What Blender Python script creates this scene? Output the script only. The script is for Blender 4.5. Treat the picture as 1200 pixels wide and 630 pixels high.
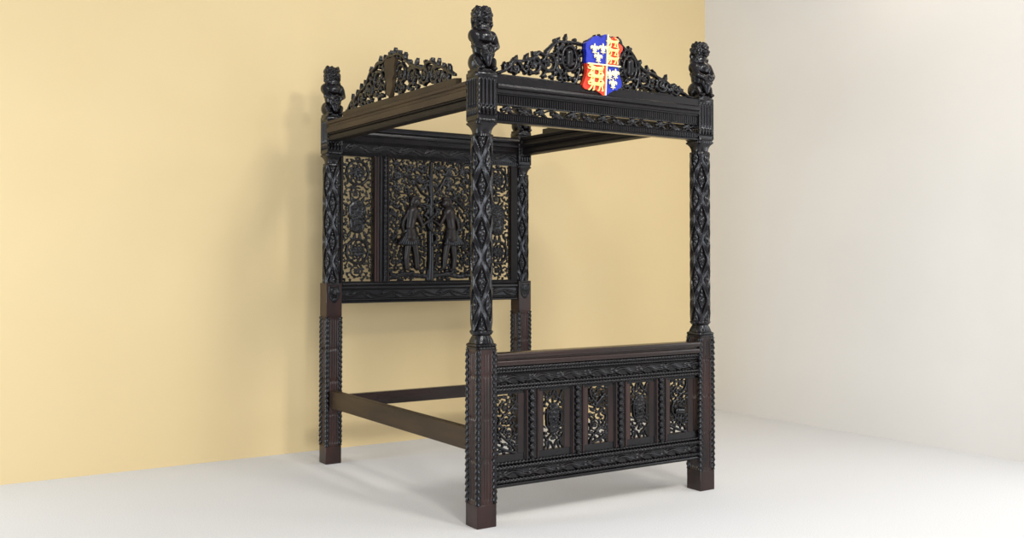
import bpy, bmesh, math, random
import numpy as np
from mathutils import Vector
for o in list(bpy.data.objects): bpy.data.objects.remove(o)
S = bpy.context.scene
PI = math.pi

# ------------------------------------------------------------------ camera
YAW, PITCH, ROLL, FPX = 0.5831, 0.0216, 0.0009, 1178.45
cam_d = bpy.data.cameras.new('camera'); cam = bpy.data.objects.new('camera', cam_d); S.collection.objects.link(cam)
cam_d.sensor_width = 36; cam_d.lens = 36 * FPX / 1200; cam_d.shift_y = -(315 - 279.59) / 1200
cam.location = (-2.8992, -4.739, 1.4776)
cam.rotation_mode = 'XYZ'; cam.rotation_euler = (PI / 2 + PITCH, -ROLL, -YAW)
S.camera = cam
S.view_settings.view_transform = 'Standard'; S.view_settings.look = 'None'
S.view_settings.gamma = 1; S.view_settings.use_curve_mapping = False
S.view_settings.exposure = 0.02

# ------------------------------------------------------------------ light
wd = bpy.data.worlds.new('room_light'); S.world = wd; wd.use_nodes = True
bg = wd.node_tree.nodes['Background']; bg.inputs[0].default_value = (0.93, 0.96, 1.0, 1); bg.inputs[1].default_value = 0.47

def area(name, loc, target, size, power, col, sy=None):
    d = bpy.data.lights.new(name, 'AREA'); d.energy = power; d.color = col; d.size = size
    d.shape = 'RECTANGLE'; d.size_y = sy or size
    o = bpy.data.objects.new(name, d); S.collection.objects.link(o); o.location = loc
    o.rotation_euler = (Vector(target) - Vector(loc)).to_track_quat('-Z', 'Y').to_euler()
    return o
area('window_light', (4.1, -1.6, 1.9), (2.0, -1.3, 1.2), 1.1, 24, (0.90, 0.95, 1.0), 1.5)
for k, (lx, ly, lz) in enumerate([(-3.6, -1.6, 4.4), (-1.0, -4.6, 4.6), (1.0, -3.9, 4.6), (2.9, -2.8, 4.6), (3.6, 0.2, 4.6)]):
    area('ceiling_spot_light', (lx, ly, lz), (0.9 + lx*.25, -0.6, 0.0), .75, (6, 104, 122, 26, 10)[k], ((0.90, 0.95, 1.0), (1.0, 0.95, 0.86), (1.0, 0.95, 0.86), (1.0, 0.93, 0.82), (1.0, 0.82, 0.60))[k])
area('wall_side_daylight', (-4.9, 1.75, 1.7), (0.9, 2.25, 1.2), 1.3, 95, (0.86, 0.93, 1.0), 2.6)
area('front_fill_light', (-2.3, -6.3, 1.9), (0.9, 1.8, 0.9), 2.6, 150, (0.95, 0.97, 1.0))  # added fill lamp, not a window; brightens the lower wall and bed front

# ------------------------------------------------------------------ materials
def mat(name, col, rough=.5, spec=.5, noise=0, scale=20, col2=None, bump=0, bscale=60, stretch=None, metallic=0):
    m = bpy.data.materials.new(name); m.use_nodes = True
    nt = m.node_tree; b = nt.nodes['Principled BSDF']
    b.inputs['Base Color'].default_value = (*col, 1); b.inputs['Roughness'].default_value = rough
    b.inputs['Specular IOR Level'].default_value = spec; b.inputs['Metallic'].default_value = metallic
    tc = nt.nodes.new('ShaderNodeTexCoord'); mp = nt.nodes.new('ShaderNodeMapping')
    nt.links.new(tc.outputs['Object'], mp.inputs[0])
    if stretch: mp.inputs['Scale'].default_value = stretch
    if col2:
        n = nt.nodes.new('ShaderNodeTexNoise'); n.inputs['Scale'].default_value = scale; n.inputs['Detail'].default_value = 5
        r = nt.nodes.new('ShaderNodeMapRange'); r.inputs[1].default_value = .35; r.inputs[2].default_value = .65
        x = nt.nodes.new('ShaderNodeMix'); x.data_type = 'RGBA'
        x.inputs[6].default_value = (*col, 1); x.inputs[7].default_value = (*col2, 1)
        nt.links.new(mp.outputs[0], n.inputs['Vector']); nt.links.new(n.outputs[0], r.inputs[0])
        nt.links.new(r.outputs[0], x.inputs[0]); nt.links.new(x.outputs[2], b.inputs['Base Color'])
    if bump:
        n = nt.nodes.new('ShaderNodeTexNoise'); n.inputs['Scale'].default_value = bscale; n.inputs['Detail'].default_value = 4
        q = nt.nodes.new('ShaderNodeBump'); q.inputs['Strength'].default_value = bump; q.inputs['Distance'].default_value = .004
        nt.links.new(mp.outputs[0], n.inputs['Vector']); nt.links.new(n.outputs[0], q.inputs['Height'])
        nt.links.new(q.outputs[0], b.inputs['Normal'])
    return m
M = {
 'oak':   mat('black_oak', (.0028, .0024, .0030), .235, .42, scale=14, col2=(.009, .0062, .0065), bump=.2, bscale=70),
 'red':   mat('reddish_oak', (.036, .0140, .0115), .30, .45, scale=7, col2=(.009, .0055, .0055), bump=.3, bscale=40, stretch=(1, 1, .25)),
 'dull':  mat('dull_black_oak', (.0045, .0038, .0042), .5, .22, scale=14, col2=(.008, .0058, .006), bump=.15, bscale=70),
 'fig':   mat('dark_brown_oak', (.012, .0062, .0056), .28, .45, scale=14, col2=(.006, .004, .004), bump=.2, bscale=70),
 'rail':  mat('brown_oak_rail', (.052, .032, .017), .50, .3, scale=9, col2=(.024, .015, .010), bump=.4, bscale=50, stretch=(1, .15, 1)),
 'red_x': mat('reddish_oak_long', (.030, .013, .011), .26, .45, scale=6, col2=(.012, .007, .0065), bump=.25, bscale=40, stretch=(.15, 1, 1)),
 'raw':   mat('unfinished_brown_oak', (.060, .040, .020), .6, .25, scale=8, col2=(.032, .021, .012), bump=.3, bscale=50, stretch=(1, .3, 1)),
 'blue':  mat('royal_blue_paint', (.006, .018, .36), .4, .5, scale=30, col2=(.012, .03, .44)),
 'redp':  mat('scarlet_paint', (.74, .035, .015), .42, .5, scale=30, col2=(.80, .07, .03)),
 'gold':  mat('pale_gold_paint', (.92, .62, .18), .42, .5, scale=40, col2=(.95, .74, .36)),
 'cream': mat('cream_gold_paint', (.92, .82, .52), .42, .5),
}
M['oak'].node_tree.nodes['Principled BSDF'].inputs['Specular Tint'].default_value = (.88, .93, 1, 1)  # bluish light of the highlights put into the wood's specular colour
def wallmat(name, col, col2):
    m = mat(name, col, .85, .2, scale=1.1, col2=col2, bump=.12, bscale=130); return m
M['wy'] = wallmat('warm_yellow_wall', (.765, .61, .35), (.75, .595, .335))
M['ww'] = wallmat('off_white_wall', (.74, .73, .715), (.72, .71, .695))
M['fl'] = mat('pale_carpet', (.72, .73, .755), .92, .1, scale=140, col2=(.63, .635, .655), bump=.5, bscale=220)

# ------------------------------------------------------------------ helpers
def link(name, verts, faces, m, parent=None, smooth=False, loc=None):
    me = bpy.data.meshes.new(name); me.from_pydata([tuple(map(float, v)) for v in verts], [], [tuple(map(int, f)) for f in faces])
    for k in (m if isinstance(m, list) else [m]): me.materials.append(k)
    me.update()
    bm = bmesh.new(); bm.from_mesh(me); bmesh.ops.recalc_face_normals(bm, faces=bm.faces)
    if smooth:
        for f in bm.faces: f.smooth = True
        if smooth != 'all':
            for e in bm.edges:
                if len(e.link_faces) == 2 and e.calc_face_angle(0) > (smooth if isinstance(smooth, float) else .9): e.smooth = False
    bm.to_mesh(me); bm.free()
    o = bpy.data.objects.new(name, me); S.collection.objects.link(o)
    if parent: o.parent = parent
    if loc: o.location = loc
    return o

class MB:
    """collects pieces of one part"""
    def __init__(s): s.v = []; s.f = []
    def add(s, v, f):
        n = len(s.v); s.v += [tuple(p) for p in v]; s.f += [tuple(i + n for i in q) for q in f]; return s
    def box(s, x0, x1, y0, y1, z0, z1):
        v = [(x, y, z) for x in (x0, x1) for y in (y0, y1) for z in (z0, z1)]
        return s.add(v, [(0,1,3,2), (4,6,7,5), (0,4,5,1), (2,3,7,6), (0,2,6,4), (1,5,7,3)])
    def bev(s, x0, x1, y0, y1, z0, z1, c=.003):
        """box with chamfered edges along every side"""
        bm = bmesh.new()
        r = bmesh.ops.create_cube(bm, size=1)
        for v in bm.verts:
            v.co = ((x0+x1)/2 + v.co.x*(x1-x0), (y0+y1)/2 + v.co.y*(y1-y0), (z0+z1)/2 + v.co.z*(z1-z0))
        bmesh.ops.bevel(bm, geom=list(bm.edges), offset=c, segments=1, affect='EDGES', profile=.5)
        bm.verts.index_update()
        s.add([v.co[:] for v in bm.verts], [[v.index for v in f.verts] for f in bm.faces]); bm.free(); return s
    def grid(s, P, closed=True, caps=True):
        """P[k][i] -> point; closed in i"""
        nz, nu = len(P), len(P[0]); v = [p for row in P for p in row]; f = []
        for k in range(nz-1):
            for i in range(nu if closed else nu-1):
                j = (i+1) % nu; f.append((k*nu+i, k*nu+j, (k+1)*nu+j, (k+1)*nu+i))
        if caps: f.append(tuple(range(nu-1, -1, -1))); f.append(tuple((nz-1)*nu+i for i in range(nu)))
        return s.add(v, f)
    def prism(s, prof, x0, x1, axis='x'):
        """closed profile of (a,z) swept along x (a=y) or along y (a=x)"""
        n = len(prof)
        if axis == 'x': v = [(x0, a, z) for a, z in prof] + [(x1, a, z) for a, z in prof]
        else: v = [(a, x0, z) for a, z in prof] + [(a, x1, z) for a, z in prof]
        f = [(i, (i+1) % n, n+(i+1) % n, n+i) for i in range(n)] + [tuple(range(n-1, -1, -1)), tuple(range(n, 2*n))]
        return s.add(v, f)
    def rope(s, a, b, r, pitch, twist=1, amp=.42, strands=2, nu=12):
        """a twisted cord from a to b"""
        a, b = Vector(a), Vector(b); d = (b-a); Lh = d.length; d.normalize()
        e1 = d.cross(Vector((0, 0, 1)) if abs(d.z) < .9 else Vector((1, 0, 0))).normalized(); e2 = d.cross(e1)
        nz = max(4, int(Lh/pitch*7)); P = []
        for k in range(nz+1):
            t = Lh*k/nz; row = []
            for i in range(nu):
                th = 2*PI*i/nu; rr = r*(1-amp+amp*abs(math.sin(.5*(strands*th + twist*2*PI*t/pitch))))
                row.append(a + d*t + e1*(rr*math.cos(th)) + e2*(rr*math.sin(th)))
            P.append([p[:] for p in row])
        return s.grid(P)
    def build(s, name, m, parent=None, smooth=False): return link(name, s.v, s.f, m, parent, smooth)

def empty(name, loc=(0,0,0), parent=None):
    o = bpy.data.objects.new(name, None); S.collection.objects.link(o); o.location = loc; o.empty_display_size = .1
    if parent: o.parent = parent
    return o

class Relief:
    """carved relief: strokes raise a surface; only where strokes are is there wood (unless solid)"""
    def __init__(s, x0, x1, z0, z1, res, seed=0):
        s.nx = int(round((x1-x0)/res)) + 1; s.nz = int(round((z1-z0)/res)) + 1
        s.x = np.linspace(x0, x1, s.nx); s.z = np.linspace(z0, z1, s.nz); s.res = res
        s.X, s.Z = np.meshgrid(s.x, s.z); s.D = np.full(s.X.shape, .5); s.H = np.zeros(s.X.shape)
        s.rng = random.Random(seed); s.b = (x0, x1, z0, z1)
    def win(s, x0, x1, z0, z1):
        i0 = max(0, int((x0-s.b[0])/s.res)-1); i1 = min(s.nx, int((x1-s.b[0])/s.res)+3)
        j0 = max(0, int((z0-s.b[2])/s.res)-1); j1 = min(s.nz, int((z1-s.b[2])/s.res)+3)
        return slice(j0, max(j0, j1)), slice(i0, max(i0, i1))
    def seg(s, a, b, ra, rb, h=1., base=0., flat=.0):
        m = max(ra, rb) + .03
        J, I = s.win(min(a[0], b[0])-m, max(a[0], b[0])+m, min(a[1], b[1])-m, max(a[1], b[1])+m)
        X, Z = s.X[J, I], s.Z[J, I]
        if X.size == 0: return
        dx, dz = b[0]-a[0], b[1]-a[1]; L2 = dx*dx+dz*dz+1e-12
        t = np.clip(((X-a[0])*dx+(Z-a[1])*dz)/L2, 0, 1)
        dist = np.hypot(X-a[0]-t*dx, Z-a[1]-t*dz); r = ra+(rb-ra)*t
        s.D[J, I] = np.minimum(s.D[J, I], dist-r)
        q = np.clip(dist/r, 0, 1); hh = np.where(dist < r*1.02, base+h*r*(flat+(1-flat)*np.sqrt(1-q*q)), 0)
        s.H[J, I] = np.maximum(s.H[J, I], hh)
    def line(s, pts, r, h=1., base=0., flat=0.):
        n = len(pts)
        for i in range(n-1):
            ra = r(i/(n-1)) if callable(r) else r; rb = r((i+1)/(n-1)) if callable(r) else r
            s.seg(pts[i], pts[i+1], ra, rb, h, base, flat)
    def disc(s, c, r, h=1., base=0., flat=0.): s.seg(c, (c[0]+1e-5, c[1]), r, r, h, base, flat)
    def leaf(s, c, ang, ln, w, h=.8, base=0., vein=True):
        ca, sa = math.cos(ang), math.sin(ang)
        pts = [(c[0]+ca*ln*k/5, c[1]+sa*ln*k/5) for k in range(6)]
        s.line(pts, lambda t: max(.0030, w*math.sin(PI*min(1, .18+.82*t))**.8), h, base)
        if vein: # side lobes
            for sg in (-1, 1):
                p = (c[0]+ca*ln*.35, c[1]+sa*ln*.35); a2 = ang+sg*.95
                s.seg(p, (p[0]+math.cos(a2)*w*1.5, p[1]+math.sin(a2)*w*1.5), w*.5, w*.18, h, base)
    def scroll(s, c, R, a0, turns, dr, r=.006, leaves=True, h=1.1, rose=True, base=0.):
        """a spiral stem curling in to a rosette; dr = +-1 turning sense"""
        n = int(16*turns)+4; pts = []
        for k in range(n+1):
            t = k/n; R2 = R*(1-.62*t); a = a0+dr*2*PI*turns*t
            pts.append((c[0]+R2*math.cos(a), c[1]+R2*math.sin(a)))
        s.line(pts, lambda t: r*(1.1-.5*t), h, base+.002)
        if leaves:
            for k in range(2, n-2, 3):
                p = pts[k]; a = math.atan2(p[1]-c[1], p[0]-c[0])
                s.leaf(p, a+dr*.7, R*.34, r*1.05, .8, base)
                if k % 2 == 0: s.leaf(p, a+PI-dr*.7, R*.26, r*.9, .8, base)
        if rose: s.rosette(c, R*.36, base=base)
    def rosette(s, c, R, n=6, base=0.):
        for k in range(n):
            a = 2*PI*k/n; s.seg((c[0]+R*.3*math.cos(a), c[1]+R*.3*math.sin(a)), (c[0]+R*.8*math.cos(a), c[1]+R*.8*math.sin(a)), R*.2, R*.32, .8, base+.001)
        s.disc(c, R*.34, 1., base+.004)
    def fill(s, gap, r=.005, ln=.03, inside=None, tries=3000, step=1.0):
        """leafy twigs grown into every gap wider than `gap` from the wood that is there"""
        x0, x1, z0, z1 = s.b
        for _ in range(tries):
            x = s.rng.uniform(x0, x1); z = s.rng.uniform(z0, z1)
            if inside and not inside(x, z): continue
            i = min(s.nx-1, int(round((x-x0)/s.res))); j = min(s.nz-1, int(round((z-z0)/s.res)))
            if s.D[j, i] < gap: continue
            # walk back towards the nearest wood
            J, I = slice(max(0, j-30), j+31), slice(max(0, i-30), i+31)
            sub = s.D[J, I] < 0
            if not sub.any(): continue
            dd = np.hypot(s.X[J, I]-x, s.Z[J, I]-z) + (~sub)*9; k = np.unravel_index(dd.argmin(), dd.shape)
            p = (float(s.X[J, I][k]), float(s.Z[J, I][k])); a = math.atan2(z-p[1], x-p[0]); d = math.hypot(z-p[1], x-p[0])
            am = a + s.rng.uniform(-.5, .5); mid = (p[0]+math.cos(am)*d*.5, p[1]+math.sin(am)*d*.5)
            s.line([p, mid, (x, z)], lambda t: r*(.8+.2*t), 1., .001)
            if s.rng.random() < .75:
                for q in (-.9, 0, .9): s.leaf((x-math.cos(a)*r, z-math.sin(a)*r), a+q+s.rng.uniform(-.3, .3), ln*.5, r*1.05, .9, 0, False)
            else: s.disc((x, z), r*1.6, 1.1)
    def mesh(s, thick=.014, y=0., solid=False, name='x', m=None, parent=None, side='front', xf=None, smooth=1.1, hs=1.):
        """front faces -y; y is the plane of the ground; thick the wood behind it"""
        keep = np.ones(s.D.shape, bool) if solid else s.D < 0
        cell = (keep[:-1, :-1].astype(int)+keep[1:, :-1]+keep[:-1, 1:]+keep[1:, 1:]) >= (4 if solid else 3)
        used = np.zeros(s.D.shape, bool)
        used[:-1, :-1] |= cell; used[1:, :-1] |= cell; used[:-1, 1:] |= cell; used[1:, 1:] |= cell
        gz, gx = np.gradient(s.D, s.res)
        X, Z = s.X.copy(), s.Z.copy()
        if not solid:
            out = used & (s.D > 0); g = np.hypot(gx, gz)+1e-6; q = np.clip(s.D, 0, s.res)
            X = np.where(out, X-gx/g*q, X); Z = np.where(out, Z-gz/g*q, Z)
        idx = -np.ones(s.D.shape, int); jj, ii = np.nonzero(used); n = len(jj); idx[jj, ii] = np.arange(n)
        F = np.stack([X[jj, ii], y-s.H[jj, ii]*hs, Z[jj, ii]], 1); B = np.stack([X[jj, ii], np.full(n, y+thick), Z[jj, ii]], 1)
        cj, ci = np.nonzero(cell)
        q = np.stack([idx[cj, ci], idx[cj, ci+1], idx[cj+1, ci+1], idx[cj+1, ci]], 1)
        faces = [q, (q[:, ::-1]+n)]
        pad = np.zeros((cell.shape[0]+2, cell.shape[1]+2), bool); pad[1:-1, 1:-1] = cell
        for (dj, di, a, b) in ((-1, 0, (0, 0), (0, 1)), (1, 0, (1, 1), (1, 0)), (0, -1, (1, 0), (0, 0)), (0, 1, (0, 1), (1, 1))):
            e = cell & ~pad[1+dj:pad.shape[0]-1+dj, 1+di:pad.shape[1]-1+di]; ej, ei = np.nonzero(e)
            p0 = idx[ej+a[0], ei+a[1]]; p1 = idx[ej+b[0], ei+b[1]]
            faces.append(np.stack([p1, p0, p0+n, p1+n], 1))
        V = np.concatenate([F, B])
        if xf: V = xf(V)
        Q = np.concatenate(faces)
        me = bpy.data.meshes.new(name); me.from_pydata(V.tolist(), [], Q.tolist()); me.materials.append(m); me.update()
        me.polygons.foreach_set('use_smooth', [True]*len(me.polygons))
        bm = bmesh.new(); bm.from_mesh(me)
        for e in bm.edges:
            if len(e.link_faces) == 2 and e.calc_face_angle(0) > smooth: e.smooth = False
        bm.to_mesh(me); bm.free()
        o = bpy.data.objects.new(name, me); S.collection.objects.link(o)
        if parent: o.parent = parent
        return o

# ------------------------------------------------------------------ the room
def structure(o): o['kind'] = 'structure'; return o
WY, WX = 2.655, 4.32
structure(MB().box(-7, WX+.2, -7, WY+.2, -.1, 0).build('floor', M['fl']))
structure(MB().box(-7, WX, WY, WY+.2, 0, 5.2).build('wall_back', M['wy']))
structure(MB().box(WX, WX+.2, -7, WY+.2, 0, 5.2).build('wall_right', M['ww']))

# ------------------------------------------------------------------ the bed
W, L, PS = 1.80, 2.10, .126
bed = empty('four_poster_bed', (W/2, L/2+.06, 0))
bed['label'] = 'carved black oak four-poster bed with lion finials and a painted shield on its cresting'
bed['category'] = 'bed'
root_inv = Vector((-W/2, -(L/2+.06), 0))
def P(o):  # parts are modelled in room coordinates, their parent stands at the bed's middle
    o.parent = bed; o.location = root_inv; return o

# ---- posts
def super_r(th, n):
    return (abs(math.cos(th))**n+abs(math.sin(th))**n)**(-1/n)
def superprof(r, n, nu=48): return [(r*super_r(2*PI*i/nu, n)*math.cos(2*PI*i/nu), r*super_r(2*PI*i/nu, n)*math.sin(2*PI*i/nu)) for i in range(nu)]
def turned(mb, cx, cy, rows, nu=48, star=0, ns=0):
    """rows of (z, half width, squareness, scallop)"""
    P_ = []
    for z, r, n, sc in rows:
        row = []
        for i in range(nu):
            th = 2*PI*i/nu; rr = r*super_r(th, n)*(1+sc*abs(math.sin(ns*th/2))) if ns else r*super_r(th, n)
            row.append((cx+rr*math.cos(th), cy+rr*math.sin(th), z))
        P_.append(row)
    mb.grid(P_)

def reeded_shaft(mb, cx, cy, h, z0, z1, reeds=4, breaks=.235):
    """square shaft, faces reeded lengthwise with small staggered breaks"""
    nf = 26; zs = np.linspace(z0, z1, int((z1-z0)/.011)); P_ = []
    for z in zs:
        row = []
        br = ((z-z0) % breaks) < .014
        end = z < z0+.012 or z > z1-.02
        for side in range(4):
            for k in range(nf):
                u = -1+2*k/nf; d = 0
                if abs(u) < .66 and not end:
                    d = .0085 - .0055*abs(math.cos(PI*reeds/2*(u/.66)+ (PI/2 if reeds % 2 else 0)))
                    if br: d = .0095
                x, y = h*u, -(h-d)
                a = side*PI/2; row.append((cx+x*math.cos(a)-y*math.sin(a), cy+x*math.sin(a)+y*math.cos(a), z))
        P_.append(row)
    mb.grid(P_)

def corner_cord(mb, cx, cy, h, z0, z1, pitch=.036, r=.0185, up=1, corners=((-1, -1), (-1, 1), (1, -1), (1, 1))):
    """chevron leaf cords on the four vertical corners"""
    nu = 14
    if True:
        for sx, sy in corners:
            ox, oy = cx+sx*(h-r*.72), cy+sy*(h-r*.72); ad = math.atan2(sy, sx)
            n = int((z1-z0)/pitch*6); P_ = []
            for k in range(n+1):
                z = z0+(z1-z0)*k/n; row = []
                for i in range(nu):
                    th = 2*PI*i/nu; d = abs((th-ad+PI) % (2*PI)-PI)
                    ph = (z/pitch - up*d*.42) % 1.0
                    rr = r*(.62+.50*(1-ph)*min(1, ph*6))
                    row.append((ox+rr*math.cos(th), oy+rr*math.sin(th), z))
                P_.append(row)
            mb.grid(P_)

def lattice_column(cx, cy, r, z0, z1, pitch, zc, th0, n=4, sq=2.0, name='carved_column'):
    nu, nz = 168, int((z1-z0)/.0042); V = []
    rng = random.Random(5)
    th = np.linspace(0, 2*PI, nu, endpoint=False); z = np.linspace(z0, z1, nz+1)
    TH, Z = np.meshgrid(th, z); A = n*(TH-th0)/(2*PI); B = (Z-zc)/pitch
    p, q = A+B, A-B
    dp = np.abs(p-np.round(p)); dq = np.abs(q-np.round(q)); m = np.minimum(dp, dq)
    R = np.full(TH.shape, r*1.0) * (np.abs(np.cos(TH-th0))**sq+np.abs(np.sin(TH-th0))**sq)**(-1/sq)
    band = np.clip((.165-m)/.014, 0, 1); fil = np.clip((.030-np.abs(m-.125))/.015, 0, 1); rim = np.clip((.235-m)/.03, 0, 1)*(1-band)
    # cell coordinates
    ic, jc = np.floor(p)+.5, np.floor(q)+.5; ca, cb = (ic+jc)/2, (ic-jc)/2
    lx = (A-ca)*2*PI*r/n; lz = (B-cb)*pitch
    g = lambda x, zz, w: np.exp(-((lx-x)**2+(lz-zz)**2)/w**2)
    bos = .9*g(0, -.012, .009)+.75*g(0, .022, .009)+.6*g(0, .048, .007)+.55*g(.016, .004, .007)+.55*g(-.016, .004, .007)+.6*g(.011, -.03, .007)+.6*g(-.011, -.03, .007)+.6*g(0, -.052, .007)
    R = R-.011+band*.010+fil*.0018-rim*.004+(1-band)*(1-rim)*.0070*np.clip(bos, 0, 1.1)
    # bulge where the diamonds meet at the sides
    R += .0018*np.cos(2*PI*(B-.5))*np.cos(2*PI*A)
    X = cx+R*np.cos(TH); Y = cy+R*np.sin(TH)
    mb = MB(); mb.grid([[(X[k, i], Y[k, i], Z[k, i]) for i in range(nu)] for k in range(nz+1)])
    return P(mb.build(name, M['oak'], None, .42))

def cap_block(mb, cx, cy, h, z0, z1):
    """reeded square block with arched reed bottoms"""
    nf = 30; zs = np.linspace(z0, z1, 34); P_ = []
    for z in zs:
        t = (z-z0)/(z1-z0); row = []
        for side in range(4):
            for k in range(nf):
                u = -1+2*k/nf; w = abs(math.cos(PI*2.5*u)); d = 0
                if .10 < t < .95:
                    d = .011*(1-w**.8)
                    if t < .34: d = .010*abs(math.sin(PI*2.5*u))*(1 if t > .16 else .5) if t > .3 else .011*(1 if (t-.12)/.18 < 1-w else 0)
                if abs(u) > .93: d = 0
                elif t <= .10: d = .002
                x, y = h*u, -(h-d); a = side*PI/2
                row.append((cx+x*math.cos(a)-y*math.sin(a), cy+x*math.sin(a)+y*math.cos(a), z))
        P_.append(row)
    mb.grid(P_)

def lion(cx, cy, z0, seed, name='lion_finial'):
    """seated lion holding a rosette, facing the foot (-y)"""
    rng = random.Random(seed); bm = bmesh.new()
    from mathutils import Matrix
    def ball(x, y, z, rx, ry=None, rz=None, sub=2):
        if rx > .025: sub = 4
        ry = ry or rx; rz = rz or rx
        bmesh.ops.create_icosphere(bm, subdivisions=sub, radius=1, matrix=Matrix.Translation((x, y, z)) @ Matrix.Diagonal((rx, ry, rz, 1)))
    def limb(a, b, ra, rb, n=6):
        for k in range(n+1):
            t = k/n; ball(*(a[i]+(b[i]-a[i])*t for i in range(3)), ra+(rb-ra)*t)
    bmesh.ops.create_cube(bm, size=1, matrix=Matrix.Translation((0, 0, .008)) @ Matrix.Diagonal((.118, .118, .022, 1)))
    ball(0, .006, .070, .058, .056, .066); ball(0, .004, .150, .054, .052, .090)
    ball(0, -.018, .200, .056, .050, .048); ball(0, .000, .255, .048, .046, .050)
    for sx in (-1, 1):
        ball(sx*.046, .002, .060, .032, .052, .050)           # haunch
        limb((sx*.052, -.034, .068), (sx*.042, -.056, .026), .023, .018)
        ball(sx*.042, -.066, .022, .019, .024, .013)          # hind paw
        ball(sx*.056, -.008, .205, .034, .038, .040)          # shoulder
        limb((sx*.066, -.022, .198), (sx*.066, -.052, .150), .025, .020)
        limb((sx*.066, -.052, .150), (sx*.040, -.078, .134), .020, .017)
        ball(sx*.034, -.082, .130, .016, .014, .017)          # fore paw
        ball(sx*.040, -.014, .366, .013, .011, .014)          # ear
        ball(sx*.019, -.056, .338, .011)                      # brow
        ball(sx*.015, -.064, .304, .015, .015, .013)          # cheek of the muzzle
    ball(0, -.062, .108, .046, .026, .046)                     # shield behind the rosette
    for k in range(8):
        a = 2*PI*k/8; ball(.030*math.cos(a), -.086, .120+.030*math.sin(a), .0115)
    ball(0, -.088, .120, .013)
    limb((0, -.056, .092), (0, -.066, .045), .036, .018)
    ball(0, -.004, .320, .054, .052, .054)                     # skull
    ball(0, -.054, .325, .012, .014, .024); ball(0, -.074, .314, .012, .009, .008)   # nose
    ball(0, -.056, .283, .019, .018, .010)                     # jaw
    for k in range(260):                                       # curls of the mane
        z = rng.uniform(.15, .372); a = rng.uniform(0, 2*PI)
        rad = .053 if z > .27 else .052
        if z > .34: rad *= math.sqrt(max(.15, 1-((z-.335)/.045)**2))
        x, y = rad*math.cos(a), rad*math.sin(a)
        if y < -.018 and z < .245: continue
        if y < -.030 and .245 < z < .350 and abs(x) < .034: continue
        ball(x, y, z, rng.uniform(.009, .015), sub=1)
    me = bpy.data.meshes.new(name); bm.to_mesh(me); bm.free(); me.materials.append(M['oak'])
    o = bpy.data.objects.new(name, me); S.collection.objects.link(o)
    r = o.modifiers.new('remesh', 'REMESH'); r.mode = 'VOXEL'; r.voxel_size = .0034; r.use_smooth_shade = True
    sm = o.modifiers.new('smooth', 'SMOOTH'); sm.factor = .5; sm.iterations = 2
    o.parent = None
    return o

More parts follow.
